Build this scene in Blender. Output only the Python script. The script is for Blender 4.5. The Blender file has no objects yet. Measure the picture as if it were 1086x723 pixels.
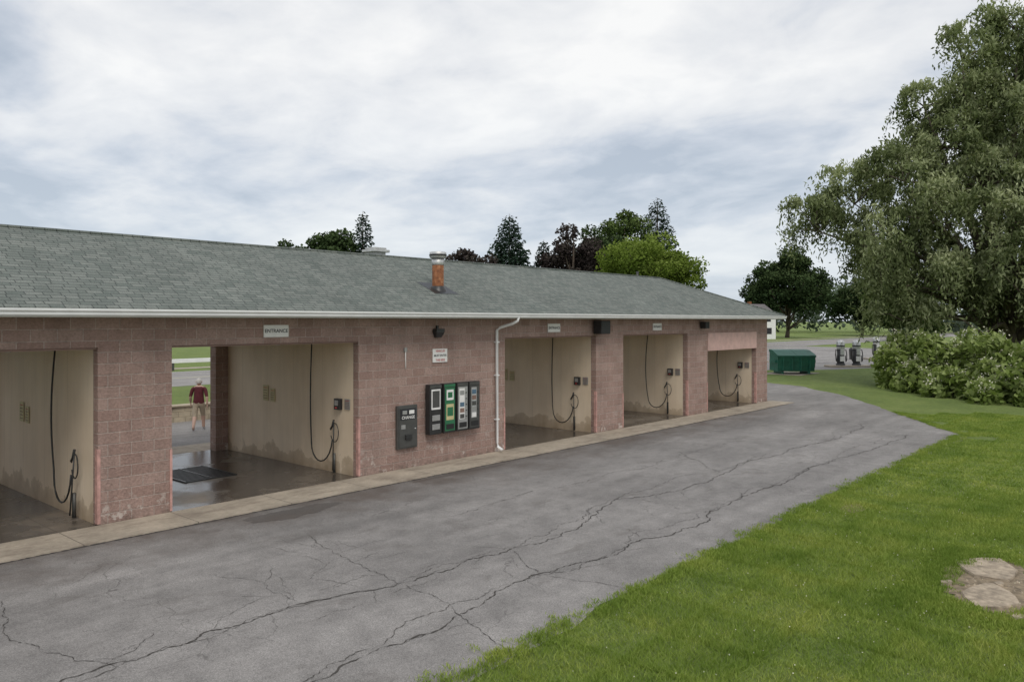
import bpy, bmesh, math, random
import numpy as np
from mathutils import Vector, Matrix
random.seed(3); rng=np.random.default_rng(7)
S=bpy.context.scene
COL=S.collection

# ------------------------------------------------------------ helpers
def link(o,parent=None):
    COL.objects.link(o)
    if parent: o.parent=parent
    return o
def empty(name,loc=(0,0,0),rz=0):
    e=bpy.data.objects.new(name,None); e.empty_display_size=.3
    e.location=loc; e.rotation_euler=(0,0,rz); return link(e)
def mobj(name,v,f,mat,parent=None,smooth=False):
    m=bpy.data.meshes.new(name); m.from_pydata([tuple(a) for a in v],[],f); m.update()
    if mat: m.materials.append(mat)
    if smooth: m.polygons.foreach_set('use_smooth',[True]*len(m.polygons))
    return link(bpy.data.objects.new(name,m),parent)
def box(name,x0,x1,y0,y1,z0,z1,mat,parent=None,bev=0):
    v=[(x0,y0,z0),(x1,y0,z0),(x1,y1,z0),(x0,y1,z0),(x0,y0,z1),(x1,y0,z1),(x1,y1,z1),(x0,y1,z1)]
    f=[(0,3,2,1),(4,5,6,7),(0,1,5,4),(1,2,6,5),(2,3,7,6),(3,0,4,7)]
    o=mobj(name,v,f,mat,parent)
    if bev:
        b=o.modifiers.new('b','BEVEL'); b.width=bev; b.segments=2
    return o
def tubegeo(path,rad,n=10,cap=True):
    P=[Vector(p) for p in path]; v=[];f=[]
    ref=Vector((0.123,.31,.94)).normalized()
    for i,p in enumerate(P):
        d=(P[min(i+1,len(P)-1)]-P[max(i-1,0)]).normalized()
        a=d.cross(ref)
        if a.length<1e-3: a=d.cross(Vector((1,0,0)))
        a.normalize(); b=d.cross(a)
        r=rad[i] if hasattr(rad,'__len__') else rad
        for k in range(n):
            t=2*math.pi*k/n
            v.append(p+a*(r*math.cos(t))+b*(r*math.sin(t)))
    for i in range(len(P)-1):
        for k in range(n):
            k2=(k+1)%n
            f.append((i*n+k,i*n+k2,(i+1)*n+k2,(i+1)*n+k))
    if cap:
        f.append(tuple(range(n-1,-1,-1))); f.append(tuple((len(P)-1)*n+k for k in range(n)))
    return v,f
def tube(name,path,rad,mat,parent=None,n=10):
    v,f=tubegeo(path,rad,n); return mobj(name,v,f,mat,parent,True)
def tubes(name,lst,mat,parent=None,n=8):
    V=[];F=[]
    for path,rad in lst:
        v,f=tubegeo(path,rad,n); o=len(V); V+=v; F+=[tuple(i+o for i in g) for g in f]
    return mobj(name,V,F,mat,parent,True)
def lathe(name,prof,loc,mat,parent=None,n=20):
    V=[];F=[]
    for r,z in prof:
        for k in range(n):
            t=2*math.pi*k/n; V.append((loc[0]+r*math.cos(t),loc[1]+r*math.sin(t),loc[2]+z))
    for i in range(len(prof)-1):
        for k in range(n):
            k2=(k+1)%n; F.append((i*n+k,i*n+k2,(i+1)*n+k2,(i+1)*n+k))
    F.append(tuple((len(prof)-1)*n+k for k in range(n)))
    return mobj(name,V,F,mat,parent,True)
def text(name,s,loc,size,mat,parent,rot=(math.pi/2,0,0),align='CENTER',sx=1):
    c=bpy.data.curves.new(name,'FONT'); c.body=s; c.size=size; c.align_x=align; c.align_y='CENTER'; c.offset=size*.018
    c.materials.append(mat)
    o=bpy.data.objects.new(name,c); o.location=loc; o.rotation_euler=rot; o.scale=(sx,1,1)
    return link(o,parent)

# ------------------------------------------------------------ materials
class M:
    def __init__(s,name):
        s.m=bpy.data.materials.new(name); s.m.use_nodes=True
        s.t=s.m.node_tree; s.n=s.t.nodes; s.l=s.t.links
        s.p=s.n['Principled BSDF']; s.out=s.n['Material Output']
    def new(s,typ,**k):
        x=s.n.new(typ)
        for a,b in k.items(): setattr(x,a,b)
        return x
    def L(s,a,b): s.l.new(a,b)
    def co(s,sc=(1,1,1)):
        t=s.new('ShaderNodeTexCoord'); m=s.new('ShaderNodeMapping'); m.inputs['Scale'].default_value=sc
        s.L(t.outputs['Object'],m.inputs['Vector']); return m.outputs[0]
    def noise(s,scale,detail=4,rough=.5,vec=None,dist=0):
        x=s.new('ShaderNodeTexNoise'); x.inputs['Scale'].default_value=scale; x.inputs['Detail'].default_value=detail
        x.inputs['Roughness'].default_value=rough; x.inputs['Distortion'].default_value=dist
        s.L(vec if vec is not None else s.co(),x.inputs['Vector']); return x.outputs['Fac']
    def ramp(s,fac,stops,interp='LINEAR'):
        r=s.new('ShaderNodeValToRGB'); r.color_ramp.interpolation=interp
        e=r.color_ramp.elements
        while len(e)<len(stops): e.new(.5)
        for i,(p,c) in enumerate(stops):
            e[i].position=p; e[i].color=(*c,1) if hasattr(c,'__len__') else (c,c,c,1)
        s.L(fac,r.inputs[0]); return r.outputs[0]
    def mix(s,fac,a,b,mode='MIX'):
        x=s.new('ShaderNodeMix',data_type='RGBA',blend_type=mode)
        for sock,val in ((x.inputs[0],fac),(x.inputs[6],a),(x.inputs[7],b)):
            if isinstance(val,(int,float)): sock.default_value=val if sock==x.inputs[0] else (val,val,val,1)
            elif isinstance(val,tuple): sock.default_value=(*val,1)
            else: s.L(val,sock)
        return x.outputs[2]
    def math(s,op,a,b=0.0):
        x=s.new('ShaderNodeMath',operation=op)
        for i,v in enumerate((a,b)):
            if isinstance(v,(int,float)): x.inputs[i].default_value=v
            else: s.L(v,x.inputs[i])
        return x.outputs[0]
    def bump(s,h,strength=.5,dist=.01):
        b=s.new('ShaderNodeBump'); b.inputs['Strength'].default_value=strength; b.inputs['Distance'].default_value=dist
        s.L(h,b.inputs['Height']); s.L(b.outputs[0],s.p.inputs['Normal'])
    def col(s,c):
        if isinstance(c,tuple): s.p.inputs['Base Color'].default_value=(*c,1)
        else: s.L(c,s.p.inputs['Base Color'])
    def rough(s,r):
        if isinstance(r,(int,float)): s.p.inputs['Roughness'].default_value=r
        else: s.L(r,s.p.inputs['Roughness'])

def simple(name,c,rough=.6,metal=0,var=.15,scale=6,bump=0):
    m=M(name); f=m.noise(scale,3,.6)
    lo=tuple(x*(1-var) for x in c); hi=tuple(min(1,x*(1+var)) for x in c)
    m.col(m.ramp(f,[(.3,lo),(.7,hi)])); m.rough(rough); m.p.inputs['Metallic'].default_value=metal
    if bump: m.bump(m.noise(scale*8,4,.6),bump,.01)
    return m.m

def mat_block():
    m=M('split_face_block')
    t=m.new('ShaderNodeTexCoord'); sp=m.new('ShaderNodeSeparateXYZ'); m.L(t.outputs['Object'],sp.inputs[0])
    u=m.math('ADD',sp.outputs[0],sp.outputs[1])
    cb=m.new('ShaderNodeCombineXYZ'); m.L(u,cb.inputs[0]); m.L(sp.outputs[2],cb.inputs[1])
    b=m.new('ShaderNodeTexBrick'); b.offset=.5
    b.inputs['Scale'].default_value=1; b.inputs['Brick Width'].default_value=.406; b.inputs['Row Height'].default_value=.203
    b.inputs['Mortar Size'].default_value=.0095; b.inputs['Mortar Smooth'].default_value=.4
    b.inputs['Color1'].default_value=(.37,.245,.205,1); b.inputs['Color2'].default_value=(.455,.320,.272,1)
    b.inputs['Mortar'].default_value=(.55,.44,.385,1); b.inputs['Bias'].default_value=-.1
    m.L(cb.outputs[0],b.inputs['Vector'])
    n1=m.noise(24,5,.78); n2=m.noise(1.1,4,.6); n3=m.noise(7,4,.65)
    c=m.mix(.7,b.outputs['Color'],m.ramp(n1,[(.3,.55),(.7,1.32)]),'MULTIPLY')
    c=m.mix(.8,c,m.ramp(n2,[(.3,.84),(.7,1.1)]),'MULTIPLY')
    foot=m.math('MULTIPLY',m.ramp(sp.outputs[2],[(0,1),(.25,0)]),m.ramp(n3,[(.4,0),(.62,1)]))
    c=m.mix(foot,c,(.19,.14,.115))
    eff=m.math('MULTIPLY',m.ramp(sp.outputs[2],[(.15,1),(.8,0)]),m.ramp(m.noise(2.6,5,.75),[(.58,0),(.62,.8)]))
    c=m.mix(eff,c,(.64,.56,.50))
    streak=m.noise(1,4,.6,m.co((5,5,.5)))
    c=m.mix(.5,c,m.ramp(streak,[(.35,.82),(.6,1.05)]),'MULTIPLY')
    m.col(c); m.rough(.93)
    h=m.math('ADD',m.math('MULTIPLY',b.outputs['Fac'],-1.0),m.math('MULTIPLY',n1,2.0))
    m.bump(h,.9,.022)
    return m.m
def mat_shingle():
    m=M('shingles')
    t=m.new('ShaderNodeTexCoord'); sp=m.new('ShaderNodeSeparateXYZ'); m.L(t.outputs['Object'],sp.inputs[0])
    v=m.math('MULTIPLY',sp.outputs[1],1.1)
    cb=m.new('ShaderNodeCombineXYZ'); m.L(sp.outputs[0],cb.inputs[0]); m.L(v,cb.inputs[1])
    b=m.new('ShaderNodeTexBrick'); b.offset=.37; b.offset_frequency=2; b.squash=.8; b.squash_frequency=3
    b.inputs['Scale'].default_value=1; b.inputs['Brick Width'].default_value=.27; b.inputs['Row Height'].default_value=.13
    b.inputs['Mortar Size'].default_value=.011; b.inputs['Mortar Smooth'].default_value=.5
    b.inputs['Color1'].default_value=(.125,.145,.130,1); b.inputs['Color2'].default_value=(.195,.21,.19,1)
    b.inputs['Mortar'].default_value=(.06,.07,.064,1)
    m.L(cb.outputs[0],b.inputs['Vector'])
    n9=m.noise(60,3,.75)
    c=m.mix(.8,b.outputs['Color'],m.ramp(n9,[(.3,.5),(.7,1.45)]),'MULTIPLY')
    c=m.mix(.7,c,m.ramp(m.noise(.5,4,.6),[(.3,.87),(.7,1.1)]),'MULTIPLY')
    c=m.mix(.5,c,m.ramp(m.noise(1,4,.6,m.co((2.5,.3,1))),[(.35,.82),(.65,1.12)]),'MULTIPLY')
    m.col(c); m.rough(.92)
    m.bump(m.math('SUBTRACT',n9,b.outputs['Fac']),.5,.012)
    return m.m
def mat_asphalt(name,base=.175,cracks=True):
    m=M(name)
    n=m.noise(.28,4,.6); n2=m.noise(2.2,5,.7); n3=m.noise(85,2,.75)
    c=m.ramp(n,[(.32,(base*.80,base*.755,base*.72)),(.68,(base*1.16,base*1.095,base*1.045))])
    c=m.mix(.85,c,m.ramp(n2,[(.3,.76),(.7,1.18)]),'MULTIPLY')
    c=m.mix(.75,c,m.ramp(m.noise(1,4,.6,m.co((.09,1.1,1)),.3),[(.35,.80),(.62,1.1)]),'MULTIPLY')
    c=m.mix(.9,c,m.ramp(n3,[(.28,.42),(.5,1),(.72,1.6)]),'MULTIPLY')
    if cracks:
        tc=m.co(); dn=m.new('ShaderNodeTexNoise'); dn.inputs['Scale'].default_value=2.2; dn.inputs['Detail'].default_value=3; m.L(tc,dn.inputs['Vector'])
        dv=m.new('ShaderNodeVectorMath',operation='MULTIPLY_ADD'); m.L(dn.outputs['Color'],dv.inputs[0]); dv.inputs[1].default_value=(.7,.7,0); m.L(tc,dv.inputs[2])
        for sc,w,lo,hi in ((.42,.004,.46,.52),(1.9,.010,.57,.63)):
            v=m.new('ShaderNodeTexVoronoi',feature='DISTANCE_TO_EDGE'); v.inputs['Scale'].default_value=sc; m.L(dv.outputs[0],v.inputs['Vector'])
            line=m.ramp(v.outputs['Distance'],[(0,1),(w,0)])
            mask=m.ramp(m.noise(.35 if sc>1 else .55,1,.5),[(lo,0),(hi,1)])
            c=m.mix(m.math('MULTIPLY',m.math('MULTIPLY',line,mask),.6),c,(.06,.055,.05))
        c=m.mix(m.ramp(m.noise(1.3,5,.7,m.co((.5,1,1)),.6),[(.57,0),(.70,.5)]),c,(.11,.098,.088))
        sp=m.new('ShaderNodeSeparateXYZ'); m.L(m.co(),sp.inputs[0])
        n5=m.noise(.9,6,.65)
        yy=m.math('ADD',sp.outputs[1],m.math('MULTIPLY',n5,3.2))
        st=m.ramp(m.math('DIVIDE',yy,20),[(.66,0),(.74,.85),(.9,.85),(1,.0)])
        lim=m.ramp(m.math('DIVIDE',sp.outputs[0],40),[(0,1),(.7,.9),(.85,0)])
        dn5=m.math('MULTIPLY',st,m.math('MULTIPLY',lim,m.ramp(n5,[(.35,.4),(.6,.95)])))
        c=m.mix(dn5,c,(.105,.085,.072))
        m.rough(m.ramp(dn5,[(0,.86),(1,.55)]))
    else: m.rough(.86)
    m.col(c)
    m.bump(m.math('ADD',n3,m.math('MULTIPLY',n2,.6)),.35,.01)
    return m.m
def mat_concrete(name,c=(.42,.36,.285),wet=False):
    m=M(name); sp=m.new('ShaderNodeSeparateXYZ'); m.L(m.co(),sp.inputs[0])
    n=m.noise(1.2,5,.65); n2=m.noise(14,4,.7)
    k=m.ramp(n,[(.3,tuple(x*.72 for x in c)),(.7,tuple(x*1.15 for x in c))])
    k=m.mix(.6,k,m.ramp(n2,[(.3,.75),(.7,1.2)]),'MULTIPLY')
    fr=m.math('FRACT',m.math('DIVIDE',m.math('ADD',sp.outputs[0],50.25),1.9))
    j=m.ramp(fr,[(0,1),(.006,1),(.011,0)],'LINEAR')
    k=m.mix(m.math('MULTIPLY',j,.8),k,(.07,.06,.05))
    if wet:
        w=m.ramp(m.noise(.55,4,.6),[(.36,0),(.50,1)])
        k=m.mix(m.math('MULTIPLY',w,.8),k,(.042,.036,.031))
        m.rough(m.ramp(w,[(0,.5),(1,.19)])); m.bump(m.noise(6,4,.6),.12,.02)
    else:
        m.rough(.85); m.bump(n2,.3,.008)
        d=m.ramp(m.noise(.9,5,.7,m.co((1,2.5,1))),[(.5,0),(.68,.55)])
        k=m.mix(d,k,(.15,.115,.09))
    m.col(k); return m.m
def mat_bay():
    m=M('bay_wall_panel'); sp=m.new('ShaderNodeSeparateXYZ'); m.L(m.co(),sp.inputs[0])
    c=m.ramp(m.noise(.7,4,.55),[(.3,(.70,.565,.415)),(.7,(.80,.675,.52))])
    st=m.noise(1,5,.7,m.co((3,3,.35)))
    c=m.mix(.4,c,m.ramp(st,[(.35,.78),(.6,1.03)]),'MULTIPLY')
    foot=m.ramp(m.math('ADD',sp.outputs[2],m.math('MULTIPLY',m.noise(2.2,4,.6,m.co((1,1,.8))),1.3)),[(.5,.8),(.95,.4),(1.8,0)])
    c=m.mix(foot,c,(.30,.215,.13))
    fr=m.math('FRACT',m.math('DIVIDE',sp.outputs[1],1.22))
    c=m.mix(m.ramp(fr,[(0,.3),(.008,.3),(.014,0)]),c,(.30,.23,.16))
    m.col(c); m.rough(.5); return m.m
def mat_grass():
    m=M('lawn')
    n=m.noise(.45,5,.65); n2=m.noise(5,5,.7); n3=m.noise(60,3,.75)
    c=m.ramp(n,[(.3,(.125,.180,.040)),(.5,(.165,.225,.050)),(.7,(.215,.265,.070))])
    c=m.mix(.75,c,m.ramp(n2,[(.3,.62),(.7,1.3)]),'MULTIPLY')
    c=m.mix(.8,c,m.ramp(n3,[(.3,.45),(.7,1.5)]),'MULTIPLY')
    m.col(c); m.rough(.95); m.bump(m.math('ADD',n3,n2),.8,.05); return m.m
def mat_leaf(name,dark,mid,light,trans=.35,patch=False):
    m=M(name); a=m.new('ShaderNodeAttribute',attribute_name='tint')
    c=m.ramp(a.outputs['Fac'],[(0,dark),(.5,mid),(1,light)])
    if patch:
        ge=m.new('ShaderNodeNewGeometry')
        c=m.mix(.9,c,m.ramp(m.noise(.9,3,.65,ge.outputs['Position']),[(.3,(.62,.72,.62)),(.5,(1,1,1)),(.68,(1.35,1.18,1.3))]),'MULTIPLY')
    m.n.remove(m.p); d=m.new('ShaderNodeBsdfDiffuse'); m.L(c,d.inputs[0])
    if trans:
        t=m.new('ShaderNodeBsdfTranslucent'); m.L(m.mix(1,c,(1.1,1.2,.65),'MULTIPLY'),t.inputs[0])
        x=m.new('ShaderNodeMixShader'); x.inputs[0].default_value=trans
        m.L(d.outputs[0],x.inputs[1]); m.L(t.outputs[0],x.inputs[2]); m.L(x.outputs[0],m.out.inputs[0])
    else: m.L(d.outputs[0],m.out.inputs[0])
    return m.m
def mat_bark(name='bark',c=(.11,.085,.065)):
    m=M(name); n=m.noise(1,4,.7,m.co((7,7,1.3)))
    m.col(m.ramp(n,[(.3,tuple(x*.45 for x in c)),(.7,tuple(x*1.4 for x in c))])); m.rough(.95); m.bump(n,1,.05); return m.m
def mat_rust():
    m=M('rusty_flue'); n=m.noise(7,5,.7)
    m.col(m.ramp(n,[(.3,(.12,.045,.02)),(.55,(.28,.11,.045)),(.75,(.42,.26,.15))])); m.rough(.8); m.p.inputs['Metallic'].default_value=.2; return m.m

BLOCK=mat_block(); SHIN=mat_shingle(); ASPH=mat_asphalt('asphalt',.245); ROADM=mat_asphalt('road_asphalt',.28,False)
CONC=mat_concrete('concrete'); WET=mat_concrete('wet_concrete',(.22,.185,.15),True); BAY=mat_bay(); LAWN=mat_grass(); BARK=mat_bark()
WHITE=simple('white_paint',(.78,.78,.77),.45,0,.06,3); OFFW=simple('sign_white',(.76,.75,.72),.5,0,.05)
BLACK=simple('black_rubber',(.018,.018,.018),.5); DARKM=simple('dark_metal',(.05,.05,.05),.4,.5)
GREYM=simple('grey_box',(.085,.085,.08),.45,.3); STEEL=simple('galvanised_steel',(.58,.58,.57),.45,.7,.2,9)
STEELP=simple('steel_panel',(.40,.40,.39),.4,.5,.12,6)
PINK=simple('pink_guard_paint',(.52,.30,.26),.6,0,.3,8); SALMON=simple('salmon_header',(.56,.38,.335),.75,0,.12,4,.1)
INKB=simple('sign_ink',(.02,.02,.025),.6); RED=simple('red_ink',(.45,.03,.03),.5)
GRN=simple('green_panel',(.03,.15,.07),.35); BLUE=simple('blue_panel',(.08,.14,.2),.35); YEL=simple('yellow_label',(.50,.45,.24),.4)
CEIL=simple('bay_ceiling',(.50,.42,.32),.8,0,.15,1.2); RUST=mat_rust()
GASK=simple('trim_brown',(.22,.14,.11),.7); STONE=simple('weathered_stone',(.36,.295,.22),.9,0,.4,9,1); DIRT=simple('dirt',(.23,.18,.12),.95,0,.45,9,.9)

# ------------------------------------------------------------ ground, pavements
def sheet(name,pts,z,mat):
    return mobj(name,[(x,y,z) for x,y in pts],[tuple(range(len(pts)))],mat)
g=2500
sheet('ground',[(-g,-g),(g,-g),(g,g),(-g,g)],0,LAWN)
def jag(pts,step=.3,amp=.09):
    out=[]
    for i in range(len(pts)-1):
        a=np.array(pts[i]);b=np.array(pts[i+1]);d=b-a;L=np.hypot(*d);n=max(1,int(L/step));nr=np.array([-d[1],d[0]])/L
        for k in range(n):
            p=a+d*k/n; w=math.sin(p[0]*.9+p[1])*.6+math.sin(p[0]*2.3+1)*.4+random.uniform(-1,1)*.6
            out.append(tuple(p+nr*w*amp))
    out.append(tuple(pts[-1])); return out
near=[(-40,5.6),(4,5.45),(10,5.7),(18,5.68),(24,5.45),(27.2,5.45),(28.2,5.9),(32.3,8.6),(38.6,12.7),(42.6,16.4),(44.6,20),(47,22.6),(54,24)]
poly=jag(near)+[(56,27),(40,27.2),(-40,27.2)]
sheet('asphalt_driveway',poly,.006,ASPH)
sheet('parking_lot_pavement',jag([(54.2,24.3),(59,20.2),(68,16.8),(85,14.5),(104,20)],.8,.12)+[(110,41.8),(58,41.8)],.006,ROADM)
sheet('road',[(-400,42),(700,42),(700,54),(-400,54)],.008,ROADM)
for i,yy in enumerate((47.8,48.1)):
    sheet('road_marking' ,[(-400,yy),(700,yy),(700,yy+.12),(-400,yy+.12)],.012,YEL)
sheet('road_marking',[(-400,53.5),(700,53.5),(700,53.62),(-400,53.62)],.012,WHITE)
sheet('sidewalk',[(-400,57),(700,57),(700,58.5),(-400,58.5)],.01,CONC)
box('concrete_apron',-12,33.9,13.36,14.446,-.1,.03,CONC)
def patch(name,cx,cy,rx,ry,mat,z=.0085,n=40,seed=0):
    r=random.Random(seed); ph=[r.uniform(0,6) for _ in range(4)]
    pts=[]
    for k in range(n):
        t=2*math.pi*k/n; q=1+.16*math.sin(2*t+ph[0])+.12*math.sin(3*t+ph[1])+.08*math.sin(7*t+ph[2])+r.uniform(-.08,.08)
        pts.append((cx+rx*q*math.cos(t),cy+ry*q*math.sin(t)))
    return sheet(name,pts,z,mat)
POT=mat_asphalt('broken_asphalt',.13,True)
patch('asphalt_pothole',8.3,12.75,.85,.36,POT,seed=4,n=90)
patch('asphalt_pothole',13.2,13.15,1.3,.12,POT,seed=12,n=90)

CRK=simple('crack_fill',(.06,.054,.048),.95)
def crackstrip(a,b,w,seed,V,F,rough=.22,n=8):
    r=random.Random(seed); P=[Vector((*a,0)),Vector((*b,0))]
    amp=(P[1]-P[0]).length*rough*.25
    amp=min(amp,.35)
    for _ in range(n):
        Q=[]
        for i in range(len(P)-1):
            d=P[i+1]-P[i]; nn=Vector((-d.y,d.x,0)).normalized()
            Q+= [P[i],(P[i]+P[i+1])/2+nn*r.uniform(-1,1)*amp]
        P=Q+[P[-1]]; amp*=.62
        if (P[1]-P[0]).length<.06: break
    o=len(V)
    for i,p in enumerate(P):
        d=(P[min(i+1,len(P)-1)]-P[max(i-1,0)]).normalized(); nn=Vector((-d.y,d.x,0))
        e=min(i,len(P)-1-i)/6; ww=w*min(1,.25+e)*r.uniform(.1,1.3)
        V+= [(p.x+nn.x*ww,p.y+nn.y*ww,.0125),(p.x-nn.x*ww,p.y-nn.y*ww,.0125)]
    for i in range(len(P)-1): F.append((o+2*i,o+2*i+1,o+2*i+3,o+2*i+2))
    return P
V=[];F=[]
main=[[(2.0,6.35),(5.4,6.75),(8,7.05),(10,6.75),(14,6.95),(20.9,7.05),(26.8,6.9)],
      [(1.0,8.3),(3.6,8.45),(5.4,8.55),(7.1,8.2),(9.5,8.1),(13,8.8),(18,8.55),(23.6,8.35),(28.5,8.9)],
      [(7.6,11.2),(7.35,10.2),(7.0,8.2),(6.9,7.1),(6.4,5.7)],
      [(10.0,10.4),(13,10.5),(17,10.2),(22,10.4)],
      [(3.2,11.6),(3.0,9.5),(3.4,8.4)],[(9.2,8.1),(8.6,7.0),(8.9,5.8)]]
s=0
for mi,pl in enumerate(main):
    for a,b in zip(pl[:-1],pl[1:]):
        s+=1; P=crackstrip(a,b,.0115 if mi<2 else .0055,s,V,F,.3)
        if mi<2: crackstrip((a[0],a[1]+.05),(b[0],b[1]+.07),.005,s+900,V,F,.35)
        for _ in range(int((Vector(b)-Vector(a)).length/1.6)):
            p=P[random.randrange(len(P))]; an=random.uniform(0,6.28); L=random.uniform(.35,1.3)
            s+=1; crackstrip((p.x,p.y),(p.x+L*math.cos(an),p.y+L*.7*math.sin(an)),.004,s,V,F,.35)
for _ in range(26):
    cx=random.gauss(6.6,.9); cy=random.gauss(8.9,.8); an=random.choice((0,1.57))+random.gauss(0,.35); L=random.uniform(.4,1.1)
    s+=1; crackstrip((cx,cy),(cx+L*math.cos(an),cy+L*math.sin(an)),.0035,s,V,F,.4)
mobj('pavement_cracks',V,F,CRK)
V=[];F=[]
for k in range(16):
    s+=1; crackstrip((-10+k*2.7,13.32),(-10+k*2.7+2.7,13.32),.03,s,V,F,.03)
mobj('apron_joint',V,F,CRK)

# ------------------------------------------------------------ BUILDING
B=empty('car_wash_building')
YF=14.45; YB=20.6; HT=3.66; OP=3.13
bays=[(-10.3,-5.95),(-4.6,-.25),(1.12,5.48),(6.79,11.12),(16.13,20.49),(22.05,26.42),(28.0,32.45)]
xl=-11.6; xr=33.6
edges=[xl]+[v for b in bays for v in b]+[xr]
for i in range(0,len(edges),2):
    a,b=edges[i],edges[i+1]
    box('front_pier',a,b,YF,YF+.2,0,OP,BLOCK,B)
    box('rear_pier',(a if i==0 else a-.36),b,20.3,YB,0,OP,BLOCK,B)
    box('bay_partition',a+.004,b-.004,YF+.202,20.298,0,OP+.3,BAY,B)
box('front_header',xl,xr,YF,YF+.2,OP+.002,HT,BLOCK,B)
box('rear_header',xl,xr,20.3,YB,OP+.002,HT,BLOCK,B)
box('end_wall',xr-.2,xr+.004,YF+.203,20.297,0,HT,BLOCK,B)
box('end_wall',xl-.004,xl+.2,YF+.203,20.297,0,HT,BLOCK,B)
for a,b in bays:
    box('bay_ceiling',a+.002,b-.002,YF+.203,20.297,OP+.03,OP+.08,CEIL,B)
    box('lintel',a+.01,b-.01,YF+.03,YF+.17,OP-.035,OP-.002,GASK,B)
    box('bay_floor',a+.002,b-.002,YF-.0,20.6,-.1,.024,WET,B)
box('rear_apron',xl,xr,20.602,21.9,-.1,.02,CONC,B)
box('bay_header_panel',28.0,32.45,YF-.03,YF+.17,2.42,3.125,SALMON,B)
for a,b in bays:
    box('jamb_guard',b-.005,b+.04,YF-.012,YF-.001,.05,1.35,PINK,B)
    box('jamb_guard',b-.018,b-.003,YF-.012,YF+.08,.05,1.35,PINK,B)
    box('jamb_guard',a-.04,a+.005,YF-.012,YF-.001,.05,1.2,PINK,B)
box('soffit',xl-.45,xr+.45,13.87,YF-.002,HT+.0,HT+.03,OFFW,B)
box('soffit',xl-.45,xr+.45,YB+.002,21.15,HT+.0,HT+.03,OFFW,B)
box('soffit',xr+.006,xr+.45,YF,YB,HT,HT+.03,OFFW,B)
ex0,ex1,ey0,ey1=xl-.5,xr+.5,13.84,21.2; ez=3.82; rz=5.43; ry=17.5; rx0=xl+3.6; rx1=29.5
v=[(ex0,ey0,ez),(ex1,ey0,ez),(ex1,ey1,ez),(ex0,ey1,ez),(rx0,ry,rz),(rx1,ry,rz)]
f=[(0,1,5,4),(1,2,5),(2,3,4,5),(3,0,4)]
vb=[(x,y,z-.03) for x,y,z in v]
v+=vb
f+=[tuple(i+6 for i in reversed(q)) for q in list(f)]
f+=[(1,0,6,7),(2,1,7,8),(3,2,8,9),(0,3,9,6)]
mobj('roof',v,f,SHIN,B)
rc=[]
for p,q in (((rx0,ry,rz+.012),(rx1,ry,rz+.012)),((ex1,ey0,ez+.012),(rx1,ry,rz+.012)),((ex1,ey1,ez+.012),(rx1,ry,rz+.012)),((ex0,ey0,ez+.012),(rx0,ry,rz+.012))):
    rc.append(([p,q],.035))
tubes('ridge_caps',rc,SHIN,B,6)
box('fascia',ex0,ex1,13.86,13.885,3.66,3.788,WHITE,B)
prof=[(13.855,3.675),(13.80,3.675),(13.775,3.70),(13.775,3.735),(13.745,3.765),(13.745,3.80),(13.755,3.80),(13.76,3.772),(13.79,3.74),(13.79,3.71),(13.81,3.69),(13.855,3.69)]
x0,x1=ex0,ex1
V=[(x0,y,z) for y,z in prof]+[(x1,y,z) for y,z in prof]; n=len(prof)
F=[(i,(i+1)%n,n+(i+1)%n,n+i) for i in range(n)]+[tuple(range(n-1,-1,-1)),tuple(range(n,2*n))]
mobj('gutter',V,F,WHITE,B)
box('fascia_end',ex1-.002,ex1+.02,13.86,21.2,3.66,3.80,WHITE,B)
tube('downspout',[(15.98,13.82,3.70),(15.97,13.84,3.60),(15.92,13.98,3.52),(15.78,14.30,3.42),(15.74,14.39,3.34),(15.74,14.39,.28),(15.74,14.34,.17),(15.74,14.2,.10)],.04,WHITE,B,10)
for z in (.9,2.1,3.0): box('downspout_strap',15.68,15.80,14.345,14.447,z,z+.03,WHITE,B)

fx,fy=14.4,15.3; fz=ez+(fy-ey0)*(rz-ez)/(ry-ey0)
lathe('flue_flashing',[(.26,-.12),(.21,-.02),(.175,.05),(.165,.06)],(fx,fy,fz),DARKM,B)
lathe('flue_pipe',[(.155,-.1),(.155,.72)],(fx,fy,fz),RUST,B)
lathe('flue_collar',[(.158,.62),(.17,.64),(.17,.80),(.16,.80)],(fx,fy,fz),STEEL,B)
lathe('flue_cap',[(.19,.80),(.225,.82),(.225,.95),(.21,.97),(.0,.99)],(fx,fy,fz),STEEL,B)
lathe('flue_cap_band',[(.228,.86),(.237,.87),(.237,.90),(.228,.91)],(fx,fy,fz),DARKM,B)
fp=[(fx-.42,fy-.36),(fx+.42,fy-.36),(fx+.42,fy+.36),(fx-.42,fy+.36)]
mobj('flue_flashing_sheet',[(x,y,ez+(y-ey0)*(rz-ez)/(ry-ey0)+.006) for x,y in fp],[(0,1,2,3)],DARKM,B)
vx,vy=14.55,18.1; vz=rz-(vy-ry)*.435
box('roof_vent_curb',vx-.2,vx+.2,vy-.2,vy+.2,vz-.1,vz+.42,STEELP,B)
box('roof_vent_hood',vx-.29,vx+.29,vy-.29,vy+.29,vz+.42,vz+.50,STEEL,B,.015)
box('roof_vent_lid',vx-.22,vx+.22,vy-.22,vy+.22,vz+.51,vz+.56,STEEL,B,.01)
lathe('roof_vent_pipe',[(.05,-.1),(.05,.35)],(28.4,17.9,rz-.1),DARKM,B,8)

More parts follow.
